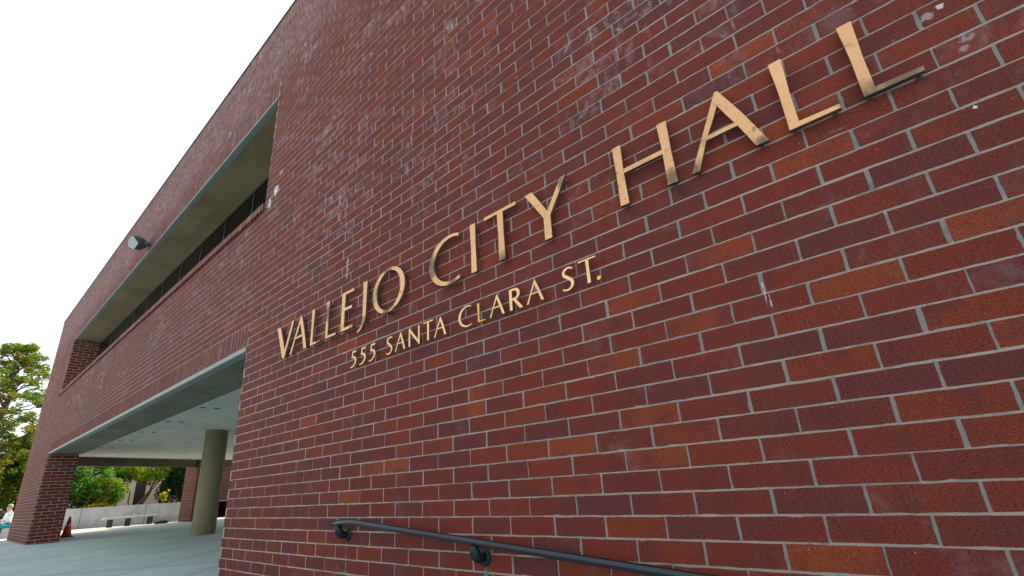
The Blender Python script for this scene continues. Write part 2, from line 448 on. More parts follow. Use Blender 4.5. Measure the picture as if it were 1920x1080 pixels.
for (xa, xb, za, zb, m) in zones:
    if m == 0:
        for r in range(int(math.floor((za - Z0) / BH)), int(math.ceil((zb - Z0) / BH)) + 1):
            if r not in rowbed: rowbed[r] = (RB.uniform(.0080, .0112), RB.normal() * .0012, RB.normal() * .003)
            bed, dz, dx = rowbed[r]
            z0 = max(Z0 + r * BH + bed / 2 + dz * .3, za); z1 = min(Z0 + (r + 1) * BH - bed / 2 + dz * .3, zb)
            if z1 - z0 < .018: continue
            off = .5 if r % 2 else 0.
            for c in range(int(math.floor((xa - X0) / BW + off)) - 1, int(math.ceil((xb - X0) / BW + off)) + 1):
                rs = np.random.RandomState((c * 7919 + r * 104729) % 2 ** 31); e = rs.normal(size=4) * .0016
                hd = .0095 + rs.rand() * .0035
                x0 = X0 + (c - off) * BW + hd / 2 + e[0] + dx; x1 = X0 + (c + 1 - off) * BW - hd / 2 + e[1] + dx
                x0, x1 = max(x0, xa), min(x1, xb)
                if x1 - x0 < .022: continue
                add_brick(x0, x1, z0 + e[2] * .35, z1 + e[3] * .35, tone_of.get((c, r)))
    else:
        for c in range(int(math.floor((xa - X0) / BH)) - 1, int(math.ceil((xb - X0) / BH)) + 1):
            e = RB.normal(size=4) * .0014
            x0 = max(X0 + c * BH + .0075 + e[0], xa); x1 = min(X0 + (c + 1) * BH - .0075 + e[1], xb)
            if x1 - x0 < .008: continue
            add_brick(x0, x1, za + .004 + abs(e[2]), zb - .005 + e[3], None)
me = bpy.data.meshes.new('brickwork'); me.from_pydata(BV, [], BF)
for nm, A in (('r1', A1), ('r2', A2), ('r3', A3)):
    at = me.attributes.new(nm, 'FLOAT', 'POINT'); at.data.foreach_set('value', np.array(A, dtype=np.float32))
link('brickwork', me, M_bsolid, bld, (0, 0, 0))
boxes('coping', [(XL - .012, 9.02, -.014, DEP, ZROOF + .001, ZROOF + .022)], M_coping, bld)
# lintel over the portal: steel edge + deep concrete beam soffit
boxes('lintel', [(XP + .002, XR - .002, -.006, .05, 2.702, zb0 - .002)], M_steel_l, bld, bev=.004)
boxes('lintel_plate', [(XP + .003, XR - .003, .0505, .115, 2.705, zb0 - .003)], M_steel, bld)
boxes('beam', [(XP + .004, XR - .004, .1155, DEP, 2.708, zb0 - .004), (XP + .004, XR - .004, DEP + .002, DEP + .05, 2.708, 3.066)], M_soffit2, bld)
# lintel over the windows
boxes('lintel', [(XWL + .002, XR - .002, -.006, .03, zt0 - .034, zt0 - .002)], M_steel_l, bld, bev=.003)
boxes('lintel_plate', [(XWL + .003, XR - .003, .0305, .085, zt0 - .032, zt0 - .003)], M_steel, bld)
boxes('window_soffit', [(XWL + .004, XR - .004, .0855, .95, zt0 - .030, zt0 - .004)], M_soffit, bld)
# projecting rowlock sill
bm = bmesh.new()
box(bm, XWL - .26, XR + .01, -.034, .0, 4.765, 4.868); box(bm, XWL + .002, XR - .002, .0, .30, 4.801, 4.866); box(bm, XWL + .002, XR - .002, .3, .70, 4.801, 4.83)
bmo('window_sill', bm, M_soldier, bld)
# body of the building (ceiling, upper floors, side, back and roof)
XB, YB = -28.6, 12.
bm = bmesh.new()
cp = [(-5.1, .772), (-5.1, YB + .3), (-28.9, YB + .3), (-28.2, 6.38), (-26.35, .95), (-26.35, .772)]
lo = [bm.verts.new((x, y, 3.068)) for x, y in cp]; hi = [bm.verts.new((x, y, 3.25)) for x, y in cp]
bm.faces.new(lo); bm.faces.new(hi[::-1])
for i in range(6): bm.faces.new((lo[i], lo[(i + 1) % 6], hi[(i + 1) % 6], hi[i]))
bmo('ceiling', bm, M_ceil, bld)
boxes('upper_wall', [(XL, 9., .95, YB + .3, 3.251, 8.5)], M_brickp, bld)
boxes('side_wall', [(XL, XL + .3, DEP + .001, .949, 3.26, ZROOF - .1)], M_brickp, bld)
boxes('portal_wall', [(XR, XR + .6, DEP + .001, YB, -.2, 3.067)], M_brickp, bld)
boxes('back_pier', [(-24.5, -23., YB - .4, YB + .29, -.2, 3.066)], M_brickp, bld)  # unseen back side, left partly open so light enters the passage
boxes('unseen_back_wall', [(-17.5, -7.402, YB - .2, YB + .29, -.2, 3.066)], M_brickp, bld)  # unseen wall added to keep the right part of the passage darker
boxes('back_pier', [(-7.4, XR, YB + .002, YB + .29, -.2, 3.066)], M_brickp, bld)
# side beam and rear pier at the far end of the covered space
def obeam(bm, a, b, w, z0, z1):
    a = Vector((a[0], a[1], 0)); b = Vector((b[0], b[1], 0)); d = (b - a).normalized(); n = Vector((-d.y, d.x, 0)) * w
    vs = [bm.verts.new((p.x, p.y, z)) for z in (z0, z1) for p in (a, b, b + n, a + n)]
    for f in ((0, 1, 2, 3), (4, 5, 6, 7), (0, 1, 5, 4), (1, 2, 6, 5), (2, 3, 7, 6), (3, 0, 4, 7)): bm.faces.new([vs[i] for i in f])
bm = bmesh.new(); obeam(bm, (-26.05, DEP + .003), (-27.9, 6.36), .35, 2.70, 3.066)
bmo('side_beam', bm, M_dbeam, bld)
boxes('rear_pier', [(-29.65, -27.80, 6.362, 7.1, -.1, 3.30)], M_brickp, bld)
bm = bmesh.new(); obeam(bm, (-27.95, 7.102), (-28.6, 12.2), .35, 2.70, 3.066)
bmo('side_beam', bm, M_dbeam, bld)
# round column
bm = bmesh.new(); tube(bm, [(-16.2, 3.2, -.05), (-16.2, 3.2, 3.068)], .31, 48, False)
bmo('column', bm, M_col, bld)
# recessed ceiling downlights
dl = None
for xq in (-9.6, -12.17, -14.72, -17.2, -19.7, -22.3):
    for yq in (1.50, 1.80):
        if dl is None:
            bm = bmesh.new(); tube(bm, [(0, 0, .0), (0, 0, -.006)], [.062, .062], 20)
            dl = bmo('downlight', bm, M_dark, bld, (0, 0, 0)); o = dl
            bm = bmesh.new(); tube(bm, [(0, 0, -.0062), (0, 0, -.010)], [.04, .036], 16)
            lens = bmo('lens', bm, M_mull, dl, (0, 0, 0)); lens.location = (0, 0, 0)
        else:
            o = dl.copy(); C.objects.link(o); o.parent = bld
            l2 = lens.copy(); C.objects.link(l2); l2.parent = o
        o.location = Vector((xq, yq, 3.0675)) - bld.location
# strip windows
xm = [XWL + .004] + [-21.0 + 1.4 * k for k in range(1, 11)] + [XR - .004]
for a, b in zip(xm, xm[1:]):
    fr = boxes('window', [(a, a + .02, .692, .722, 4.832, zt0 - .036), (b - .02, b, .692, .722, 4.832, zt0 - .036),
                          (a + .02, b - .02, .69, .74, 4.832, 4.86)], M_mull, bld)
    boxes('head_rail', [(a + .02, b - .02, .69, .74, zt0 - .085, zt0 - .036)], M_dark, fr)
    boxes('pane', [(a + .02, b - .02, .705, .715, 4.86, zt0 - .085)], M_glass, fr)

# ------------------------------------------------------------------ bronze letters
def contour_mesh(cs, y_face, thick, bev=.0012):
    cu = bpy.data.curves.new('c', 'CURVE'); cu.dimensions = '2D'; cu.fill_mode = 'BOTH'
    cu.extrude = thick / 2 - bev; cu.bevel_depth = bev; cu.bevel_resolution = 1; cu.offset = -bev
    for c in cs:
        s = cu.splines.new('POLY'); s.points.add(len(c) - 1); s.use_cyclic_u = True
        for p, (x, z) in zip(s.points, c): p.co = (x, z, 0, 1)
    o = bpy.data.objects.new('c', cu); C.objects.link(o)
    dg = bpy.context.evaluated_depsgraph_get(); dg.update()
    me = bpy.data.meshes.new_from_object(o.evaluated_get(dg))
    bpy.data.objects.remove(o); bpy.data.curves.remove(cu)
    me.transform(Matrix(((1, 0, 0, 0), (0, 0, -1, y_face + thick / 2), (0, 1, 0, 0), (0, 0, 0, 1))))
    me.materials.clear()
    return me
def merge(meshes, name):
    bm = bmesh.new()
    for i, m in enumerate(meshes): bm.from_mesh(m)
    me = bpy.data.meshes.new(name); bm.to_mesh(me); bm.free(); return me
def arc(cx, cz, rx, rz, a0, a1, n=40, pw=1.0):
    out = []
    for k in range(n + 1):
        t = R(a0 + (a1 - a0) * k / n); out.append((cx + rx * math.cos(t), cz + rz * math.sin(t)))
    return out
def spline_pts(P, n=8):
    out = []
    for i in range(len(P) - 1):
        p0 = P[max(i - 1, 0)]; p1 = P[i]; p2 = P[i + 1]; p3 = P[min(i + 2, len(P) - 1)]
        for k in range(n):
            t = k / n
            out.append(tuple(.5 * ((2 * b) + (-a + c) * t + (2 * a - 5 * b + 4 * c - d) * t * t + (-a + 3 * b - 3 * c + d) * t ** 3) for a, b, c, d in zip(p0, p1, p2, p3)))
    out.append(P[-1]); return out
def stroke(P, n=8):      # P: (x, z, width) -> outline
    q = spline_pts(P, n); L, Rr = [], []
    for i, (x, z, w) in enumerate(q):
        a = q[max(i - 1, 0)]; b = q[min(i + 1, len(q) - 1)]
        dx, dz = b[0] - a[0], b[1] - a[1]; l = math.hypot(dx, dz) or 1
        nx_, nz_ = -dz / l, dx / l
        L.append((x + nx_ * w / 2, z + nz_ * w / 2)); Rr.append((x - nx_ * w / 2, z - nz_ * w / 2))
    return L + Rr[::-1]
def waist(c, amt=.06):     # slight flare: pull straight verticals in at the middle (adds points)
    return c
b_, t_ = 2.352, 2.742
mid = (b_ + t_) / 2
def gV(): return [[(-4.927, t_), (-4.853, t_), (-4.704, 2.438), (-4.586, t_), (-4.547, t_), (-4.693, b_ - .002), (-4.742, b_ - .002)]]
def gA(s=0., k=1., ox=-.186, oz=b_):
    f = lambda x, z: (s + (x - ox) * k, (z - b_) * k + oz)
    o = [(-.196, 2.752), (-.180, 2.752), (-.103, 2.563), (-.029, b_), (-.083, b_), (-.134, 2.503), (-.280, 2.503), (-.338, b_), (-.378, b_)]
    i = [(-.198, 2.668), (-.269, 2.526), (-.143, 2.526)]
    return [[f(*p) for p in o], [f(*p) for p in i]]
def gL(s=0., k=1., oz=b_, sw=1.):
    f = lambda x, z: (s + x * k, (z - b_) * k + oz)
    return [[f(*p) for p in [(-.006, t_), (.048, t_), (.045, 2.62), (.042, mid), (.0425, 2.378), (.19, 2.374), (.191, b_), (0, b_), (.0015, mid), (-.001, 2.64)]]]
def gE(): return [[(-3.603, t_), (-3.406, t_), (-3.406, 2.714), (-3.547, 2.717), (-3.549, 2.581), (-3.428, 2.578), (-3.428, 2.549), (-3.549, 2.552), (-3.547, 2.379), (-3.405, 2.382), (-3.405, b_), (-3.603, b_), (-3.600, mid)]]
def gJ(): return [[(-3.255, t_), (-3.195, t_)] + spline_pts([(-3.201, 2.55), (-3.203, 2.44), (-3.209, 2.375), (-3.228, 2.328), (-3.262, 2.296), (-3.318, 2.270)], 5) + [(-3.328, 2.286)] + spline_pts([(-3.288, 2.306), (-3.264, 2.335), (-3.253, 2.38), (-3.250, 2.45), (-3.249, 2.55)], 5)]
def gO(): return [arc(-2.8835, 2.547, .2200, .2075, 0, 359, 72), arc(-2.8835, 2.547, .1640, .1790, 2, 361, 72)]
def gC(s=0., k=1., oz=b_, th=.052):
    f = lambda p: (s + (p[0] + 2.361) * k, (p[1] - b_) * k + oz)
    o = arc(-2.133, 2.549, .228, .207, 64, 297, 48); i = arc(-2.119, 2.549, .242 - th - .001, .179, 296, 63, 48)
    return [[f(p) for p in o + i]]
def gI(): return [[(-1.917, t_), (-1.864, t_), (-1.867, mid), (-1.863, b_), (-1.915, b_), (-1.912, mid)]]
def gT(s=0., k=1., oz=b_):
    f = lambda x, z: (s + (x + 1.776) * k, (z - b_) * k + oz)
    return [[f(*p) for p in [(-1.776, t_), (-1.486, t_), (-1.486, 2.715), (-1.604, 2.718), (-1.606, mid), (-1.602, b_), (-1.657, b_), (-1.654, mid), (-1.656, 2.718), (-1.776, 2.715)]]]
def gY(): return [[(-1.410, t_), (-1.350, t_), (-1.245, 2.550), (-1.128, t_), (-1.087, t_), (-1.226, 2.513), (-1.227, b_), (-1.281, b_), (-1.278, 2.513)]]
def gH(): return [[(-.768, t_), (-.716, t_), (-.721, 2.577), (-.497, 2.577), (-.501, t_), (-.448, t_), (-.452, mid), (-.449, b_), (-.501, b_), (-.497, 2.549), (-.721, 2.549), (-.717, b_), (-.768, b_), (-.765, mid)]]
big = [('V', gV(), 'large bronze letter V, leftmost in the upper row', [(-4.89, 2.70), (-4.57, 2.70), (-4.717, 2.39)]),
       ('A', gA(-4.386), 'large bronze letter A with its thin left leg against the V', [(-4.386, 2.70), (-4.26, 2.37), (-4.56, 2.37)]),
       ('L', gL(-4.156), 'clean bronze letter L between the A and the weathered L in the first word', [(-4.13, 2.70), (-4.13, 2.375), (-3.98, 2.362)]),
       ('L', gL(-3.874), 'grey-streaked bronze letter L immediately left of the E', [(-3.845, 2.70), (-3.845, 2.375), (-3.70, 2.362)]),
       ('E', gE(), 'large bronze letter E, the only E on the wall', [(-3.575, 2.70), (-3.575, 2.37), (-3.42, 2.365)]),
       ('J', gJ(), 'large bronze letter J with its hook below the baseline', [(-3.225, 2.70), (-3.235, 2.36)]),
       ('O', gO(), 'large bronze letter O, a tall closed oval ring', [(-2.885, 2.74), (-2.885, 2.354), (-3.07, 2.54)]),
       ('C', gC(-2.361), 'large bronze letter C, grey on its left curve', [(-2.06, 2.715), (-2.05, 2.39), (-2.33, 2.55)]),
       ('I', gI(), 'large bronze letter I, a single plain stroke', [(-1.89, 2.70), (-1.89, 2.375)]),
       ('T', gT(-1.776), 'large bronze letter T between the I and the Y', [(-1.63, 2.72), (-1.63, 2.375)]),
       ('Y', gY(), 'large bronze letter Y with a thick left arm', [(-1.37, 2.72), (-1.255, 2.38), (-1.11, 2.72)]),
       ('H', gH(), 'large bronze letter H, dark stained at the foot of its right stem', [(-.742, 2.70), (-.742, 2.372), (-.475, 2.70), (-.475, 2.372)]),
       ('A', gA(-.186), 'large bronze letter A between the H and the third word\'s first L', [(-.188, 2.70), (-.062, 2.37), (-.35, 2.37)]),
       ('L', gL(.053), 'bright gold bronze letter L just right of the A in the last word', [(.078, 2.70), (.072, 2.37), (.225, 2.362)]),
       ('L', gL(.322), 'large bronze letter L with a dark tarnished foot, rightmost in the upper row', [(.35, 2.70), (.342, 2.37), (.50, 2.362)])]
YF, TH = -.045, .020
def pin_obj(parent, x, z, r, y0, y1):
    bm = bmesh.new(); tube(bm, [(0, y0, 0), (0, y1, 0)], r, 8)
    return bmo('mounting_pin', bm, M_pin, parent, None)
pin_mesh = {}
def pins(parent, L, r, yb):
    for x, z in L:
        k = (r, yb)
        if k not in pin_mesh:
            bm = bmesh.new(); tube(bm, [(0, yb + .0002, 0), (0, .004, 0)], r, 8); tube(bm, [(0, -.006, 0), (0, -.0005, 0)], r * 1.8, 10)
            me = bpy.data.meshes.new('mounting_pin'); bm.to_mesh(me); bm.free(); me.materials.append(M_pin); pin_mesh[k] = me
        o = bpy.data.objects.new('mounting_pin', pin_mesh[k]); C.objects.link(o); o.parent = parent
        o.location = Vector((x, 0, z)) - parent.location
for ch, cs, lab, pn in big:
    me = contour_mesh(cs, YF, TH)
    xc = sum(p[0] for p in cs[0]) / len(cs[0])
    o = link('bronze_letter', me, M_bronze, None, (xc, 0, b_))
    setp(o, lab, 'letter', 'large bronze letters of the upper row')
    pins(o, pn, .0065, YF + TH)
# small row
sb, sk = 1.971, .146 / .39
def five(x):
    w = .086
    A = [[(x + .022, sb + .146), (x + .078, sb + .146), (x + .078, sb + .129), (x + .036, sb + .129), (x + .029, sb + .088), (x + .012, sb + .083)]]
    B = [stroke([(x + .014, sb + .086, .010), (x + .040, sb + .089, .017), (x + .066, sb + .074, .021), (x + .074, sb + .047, .021), (x + .055, sb + .017, .016), (x + .028, sb + .003, .012), (x - .003, sb + .001, .010)])]
    return [A, B]
def sess(x):
    return [[stroke([(x + .080, sb + .130, .010), (x + .052, sb + .142, .013), (x + .022, sb + .128, .017), (x + .018, sb + .102, .019), (x + .045, sb + .078, .021), (x + .070, sb + .052, .020), (x + .068, sb + .022, .017), (x + .038, sb + .003, .012), (x + .003, sb + .012, .010)])]]
def gN(x):
    return [[[(x, sb + .150), (x + .012, sb + .150), (x + .112, sb + .036), (x + .111, sb + .148), (x + .128, sb + .148), (x + .129, sb - .003), (x + .121, sb - .003), (x + .017, sb + .112), (x + .019, sb), (x, sb)]]]
def gR(x):
    A = [[(x, sb + .146), (x + .045, sb + .146)] + [(p[0], p[1]) for p in arc(x + .047, sb + .1065, .040, .0395, 88, -88, 16)] + [(x + .022, sb + .066), (x + .022, sb), (x, sb)],
         [(x + .022, sb + .131), (x + .022, sb + .081), (x + .042, sb + .081)] + arc(x + .044, sb + .106, .020, .025, -85, 85, 12) ]
    B = [[(x + .030, sb + .068), (x + .054, sb + .070), (x + .106, sb - .002), (x + .080, sb - .002)]]
    return [A, B]
small = [('5', five(-3.408), 'small brass numeral 5, leftmost in the lower row', [(-3.36, 2.09), (-3.36, 1.99)]),
         ('5', five(-3.268), 'small brass numeral 5, middle one of the three fives', [(-3.22, 2.09), (-3.22, 1.99)]),
         ('5', five(-3.130), 'small brass numeral 5 closest to the letter S', [(-3.08, 2.09), (-3.08, 1.99)]),
         ('S', sess(-2.897), 'small brass letter S following the three fives', [(-2.86, 2.10), (-2.86, 1.985)]),
         ('A', [gA(-2.710, sk, -.186, sb)], 'small brass letter A between the S and the N', [(-2.70, 2.09), (-2.77, 1.98), (-2.66, 1.98)]),
         ('N', gN(-2.610), 'small brass letter N, the only N on the wall', [(-2.60, 2.10), (-2.60, 1.985), (-2.49, 2.10)]),
         ('T', [gT(-2.441, sk * 1.04, sb)], 'small brass letter T between the N and an A', [(-2.385, 2.10), (-2.383, 1.98)]),
         ('A', [gA(-2.247, sk, -.186, sb)], 'small brass letter A ending the word before the C', [(-2.24, 2.09), (-2.31, 1.98), (-2.195, 1.98)]),
         ('C', [gC(-2.062, sk * 1.02, sb, .056)], 'small brass letter C starting the middle word of the lower row', [(-1.945, 2.105), (-1.945, 1.985)]),
         ('L', [gL(-1.877, sk * .94, sb)], 'small polished yellow brass letter L after the C', [(-1.87, 2.10), (-1.865, 1.98)]),
         ('A', [gA(-1.700, sk, -.186, sb)], 'small brass letter A between the yellow L and the R', [(-1.70, 2.09), (-1.765, 1.98), (-1.65, 1.98)]),
         ('R', gR(-1.597), 'small brass letter R, the only R on the wall', [(-1.587, 2.10), (-1.585, 1.98)]),
         ('A', [gA(-1.390, sk, -.186, sb)], 'small brass letter A just right of the R', [(-1.39, 2.09), (-1.455, 1.98), (-1.34, 1.98)]),
         ('S', sess(-1.198), 'small brass letter S starting the last word of the lower row', [(-1.16, 2.10), (-1.16, 1.985)]),
         ('T', [gT(-1.077, sk * 1.05, sb)], 'small brass letter T beside the full stop', [(-1.02, 2.10), (-1.018, 1.98)]),
         ('.', [[arc(-.958, 1.982, .0125, .0125, 0, 345, 20)]], 'small round orange brass full stop at the end of the lower row', [(-.958, 1.982)])]
for ch, parts, lab, pn in small:
    ms = [contour_mesh(cs, -.040 + i * .0004, .012 - i * .0004, .0008) for i, cs in enumerate(parts)]
    me = merge(ms, 'letter') if len(ms) > 1 else ms[0]
    cs = parts[0][0]; xc = sum(p[0] for p in cs) / len(cs)
    nm = {'5': 'brass_numeral', '.': 'brass_full_stop'}.get(ch, 'brass_letter')
    m = M_brass2 if ch in '.' or 'yellow brass letter L' in lab else M_brass
    o = link(nm, me, m, None, (xc, 0, sb)); setp(o, lab, {'5': 'numeral', '.': 'full stop'}.get(ch, 'letter'), 'small brass characters of the lower row')
    pins(o, pn, .0025, -.028)

# ------------------------------------------------------------------ handrail
RY = -.085
hr = empty('handrail', (-3.2, 0, .7), 'dark steel wall handrail sloping down to the right, low on the brick wall', 'handrail')
bm = bmesh.new()
rz = lambda x: .712 - (x + 3.19) * .0822
P = [(-3.515, RY, .700), (-3.505, RY, .700), (-3.27, RY, .710), (-3.20, RY, .7105), (-3.13, RY, rz(-3.13))] + [(x, RY, rz(x)) for x in np.arange(-2.8, 8, .6)]
tube(bm, P, [.013, .0205] + [.021] * (len(P) - 2), 24)
bmo('rail', bm, M_rail, hr)
def bracket(x, ztop):
    bm = bmesh.new()
    tube(bm, [(0, RY, ztop - .016), (0, RY, ztop - .040), (0, RY + .006, ztop - .066), (0, RY + .026, ztop - .086), (0, RY + .05, ztop - .093), (0, -.012, ztop - .093)], [.022, .028, .032, .031, .026, .026], 16)
    b = bmo('bracket', bm, M_rbr, hr, (x, 0, 0) if False else None)
    b.location = Vector((x, 0, 0)) - hr.location
    bm = bmesh.new(); tube(bm, [(0, -.017, ztop - .093), (0, -.011, ztop - .093), (0, .001, ztop - .093)], [.034, .047, .049], 32)
    f = bmo('flange', bm, M_rbr, b); f.location = (0, 0, 0)
    f.parent = b
for x in (-3.385, -1.935, -.45, 1.1, 2.6, 4.1):
    bracket(x, .705 if x < -3.3 else rz(x) - .002)

# ------------------------------------------------------------------ wall floodlight
front = [(-12.436, -.376, 7.032), (-12.504, -.429, 6.905), (-12.565, -.39, 6.767), (-12.559, -.282, 6.746), (-12.483, -.24, 6.892)]
lt = empty('wall_light', (-12.7, 0, 6.9), 'small faceted grey floodlight fixed high on the brick band above the windows', 'light')
LB = [(-12.79, -.20, 7.255), (-12.609, -.13, 7.121), (-12.716, -.13, 7.034), (-12.603, -.18, 6.773), (-12.72, -.03, 7.10), (-12.80, -.03, 6.98)]
d_ = Vector((-.72, .13, .37)).normalized()
M_ll = simple('lamp_lens_panel', (.62, .66, .66), .35); M_lb = simple('lamp_housing_blue_grey', (.10, .16, .20), .35, .3); 
bm = bmesh.new(); fv = [bm.verts.new(p) for p in front]; bm.faces.new(fv); 
cc = sum((Vector(p) for p in front), Vector()) / 5
bk = [bm.verts.new(Vector(p) + d_ * .02) for p in front]
for i in range(5): bm.faces.new((fv[i], fv[(i + 1) % 5], bk[(i + 1) % 5], bk[i]))
bm.faces.new(bk[::-1])
bmo('lens', bm, M_ll, lt)
bm = bmesh.new()
a = [Vector(p) + d_ * .0205 for p in front]
hull = a + [Vector(p) for p in LB]
for p in hull: bm.verts.new(p)
bmesh.ops.convex_hull(bm, input=bm.verts[:])
bmo('housing', bm, M_lb, lt)
bm = bmesh.new(); tube(bm, [(-12.70, -.14, 7.04), (-12.70, .002, 7.04)], .05, 12)
bmo('wall_bracket', bm, M_lb, lt)

gwl = empty('boundary_wall', (-46, 12.5, 0), 'far brick boundary wall with a pale plaster panel, glimpsed right of the round column', 'wall')
boxes('wall_body', [(-62., -29.002, YB + .301, YB + .6, -.2, 3.6)], M_brickp, gwl)
boxes('plaster_panel', [(-47.5, -42.5, YB + .27, YB + .3005, .9, 2.4)], M_beige, gwl)
# ------------------------------------------------------------------ garden wall, planting bed, bench, cone, bag
bm = bmesh.new(); obeam(bm, (-33.6, .4), (-30.2, 7.9), .28, -.2, 1.0)
o = bmo('garden_wall', bm, M_low); setp(o, 'low pale concrete retaining wall behind the bench, seen through the open ground floor', 'wall')
M_soil = simple('planting_soil', (.06, .05, .03), .95, 0, 3, .5)
bm = bmesh.new()
vs = [bm.verts.new(p) for p in ((-33.9, .4, .9), (-30.5, 7.9, .9), (-30.5, 40, 1.3), (-75, 40, 1.6), (-75, -6, 1.3), (-40, -2, .6))]
bm.faces.new(vs); setp(bmo('planting_bed', bm, M_soil), kind='structure', label='dark soil bed raised behind the low concrete wall')
bench = empty('bench', (-30.2, 4.5, 0), 'long backless concrete bench in front of the low garden wall', 'bench')
boxes('seat', [(-30.65, -30.15, 3.42, 5.62, .37, .455)], M_bench, bench, bev=.012)
for yq in (3.72, 4.42, 5.32):
    boxes('leg', [(-30.30, -30.18, yq - .07, yq + .07, 0, .369)], M_bsup, bench); boxes('leg', [(-30.62, -30.50, yq - .07, yq + .07, 0, .369)], M_bsup, bench)
lump_m = simple('dark_lump', (.03, .05, .055), .8)
bm = bmesh.new(); bmesh.ops.create_icosphere(bm, subdivisions=3, radius=1)
for v in bm.verts:
    n_ = noise.noise(v.co * 2.2) * .25
    v.co = Vector((v.co.x * .16, v.co.y * .32, max(0, v.co.z * .10 * (1 + n_) + .06)))  # low dark rounded form, flattened on the ground
o = bmo('lump', bm, lump_m, None, smooth=True); o.location = (-29.5, 5.6, 0); setp(o, 'small dark soft bag lying on the ground right of the bench', 'lump')
# traffic cone
cone = empty('traffic_cone', (-23.9, 1.30, 0), 'orange traffic cone with a pale stripe beside the foot of the big brick pier', 'traffic cone')
M_or = simple('cone_orange', (.80, .06, .02), .5, 0, 6, .2); M_st = simple('cone_stripe', (.75, .45, .25), .4, 0, 6, .15); M_bk = simple('cone_rubber_base', (.02, .02, .022), .7)
def conepart(name, z0, z1, r0, r1, m, caps=True):
    bm = bmesh.new(); tube(bm, [(0, 0, z0), (0, 0, z1)], [r0, r1], 28, caps); o = bmo(name, bm, m, cone); o.location = (0, 0, 0); return o
rc = lambda z: .145 - (z - .03) * (.145 - .028) / .68
conepart('body', .03, .36, rc(.03), rc(.36), M_or); conepart('stripe', .3601, .47, rc(.36) + .001, rc(.47) + .001, M_st); conepart('tip', .4701, .71, rc(.47), rc(.71), M_or)
bm = bmesh.new(); box(bm, -.19, .19, -.19, .19, 0, .03, bev=.008); o = bmo('base', bm, M_bk, cone); o.location = (0, 0, 0)

# ------------------------------------------------------------------ vegetation
def leaf_mat(name, cols, trans=.5):
    M = Mat(name); at = M.new('ShaderNodeAttribute', attribute_name='tone')
    c = M.ramp(S(M.nt, at.outputs['Fac']), [(i / (len(cols) - 1), c) for i, c in enumerate(cols)])
    M.done(c, .55, spec=.3)
    tr = M.new('ShaderNodeBsdfTranslucent'); M.L(M.mix(1., c, (1.5, 1.7, .6), 'MULTIPLY'), tr.inputs[0])
    mx = M.new('ShaderNodeMixShader'); mx.inputs[0].default_value = trans
    M.L(M.bsdf.outputs[0], mx.inputs[1]); M.L(tr.outputs[0], mx.inputs[2])
    M.L(mx.outputs[0], M.nt.nodes['Material Output'].inputs[0]); return M.m
M_bark = simple('bark', (.10, .07, .05), .9, 0, 12, .5, .3, .6)
M_barkp = simple('pale_bark', (.27, .20, .13), .9, 0, 12, .35, .3, .5)
LM = {'pine': leaf_mat('pine_needles', [(.02, .06, .014), (.045, .11, .016), (.10, .16, .018), (.20, .17, .02), (.09, .055, .02)], .5),
      'green': leaf_mat('shrub_leaves', [(.006, .045, .010), (.012, .085, .012), (.035, .15, .012), (.15, .24, .015), (.24, .23, .015)], .42),
      'yellow': leaf_mat('bright_tree_leaves', [(.06, .14, .012), (.12, .22, .015), (.26, .32, .02), (.40, .36, .02)], .5),
      'dark': leaf_mat('dark_shrub_leaves', [(.008, .03, .01), (.01, .05, .012), (.02, .08, .012)], .3),
      'flower': leaf_mat('yellow_blossom', [(.08, .17, .015), (.30, .30, .02), (.55, .42, .02), (.60, .36, .03)], .4)}
def leaves(name, clumps, leaf, dens, mat, parent, flat=0., tonebias=0.):
    """clumps: (x,y,z,rx,ry,rz); leaf quads scattered in the shells of many small clumps"""
    vs, fs, tn = [], [], []
    for (x, y, z, rx, ry, rz_) in clumps:
        n = int(dens * (rx * ry * rz_) ** .6667 * 9. / (leaf ** 2)) + 12
        d = RS.normal(size=(n, 3)); d /= np.linalg.norm(d, axis=1)[:, None]
        r = RS.uniform(.25, 1, n) ** .5 * (1 + .25 * RS.normal(size=n) * .6)
        p = d * r[:, None] * np.array([rx, ry, rz_]) + np.array([x, y, z])
        ct = RS.uniform(0, 1)
        for q in p:
            a = RS.normal(size=3); a[2] *= (1 - flat); a /= np.linalg.norm(a) + 1e-6
            b = RS.normal(size=3); b[2] *= (1 - flat); b -= a * (a @ b); b /= np.linalg.norm(b) + 1e-6
            s = leaf * RS.uniform(.6, 1.3)
            k = len(vs)
            vs += [q - a * s, q + b * s * .45, q + a * s, q - b * s * .45]
            fs.append((k, k + 1, k + 2, k + 3)); tn += [min(1, max(0, ct * .55 + RS.uniform(0, .5) + tonebias))] * 4
    me = bpy.data.meshes.new(name); me.from_pydata([tuple(v) for v in vs], [], fs)
    at = me.attributes.new('tone', 'FLOAT', 'POINT'); at.data.foreach_set('value', np.array(tn, dtype=np.float32))
    return link(name, me, mat, parent)
def limb(bm, a, b, r0, r1, n=6, wob=.08):
    a, b = Vector(a), Vector(b); L_ = (b - a).length
    pts = [a.lerp(b, t / n) + Vector((RS.normal(), RS.normal(), RS.normal())) * (wob * L_ * .25 * (0 < t < n)) for t in range(n + 1)]
    tube(bm, pts, [r0 + (r1 - r0) * t / n for t in range(n + 1)], 8, False)
    return pts
def tree(name, base, trunk_top, limbs, clumps, leaf, dens, mat, label, group, r0=.25, bark=None, flat=0., cat='tree', tb=0.):
    root = empty(name, base, label, cat, group)
    bm = bmesh.new(); limb(bm, base, trunk_top, r0, r0 * .45, 8, .05)
    for a, b, r in limbs: limb(bm, a, b, r, r * .35)
    bmo('trunk', bm, bark or M_bark, root)
    leaves('crown', clumps, leaf, dens, mat, root, flat, tb)
    return root
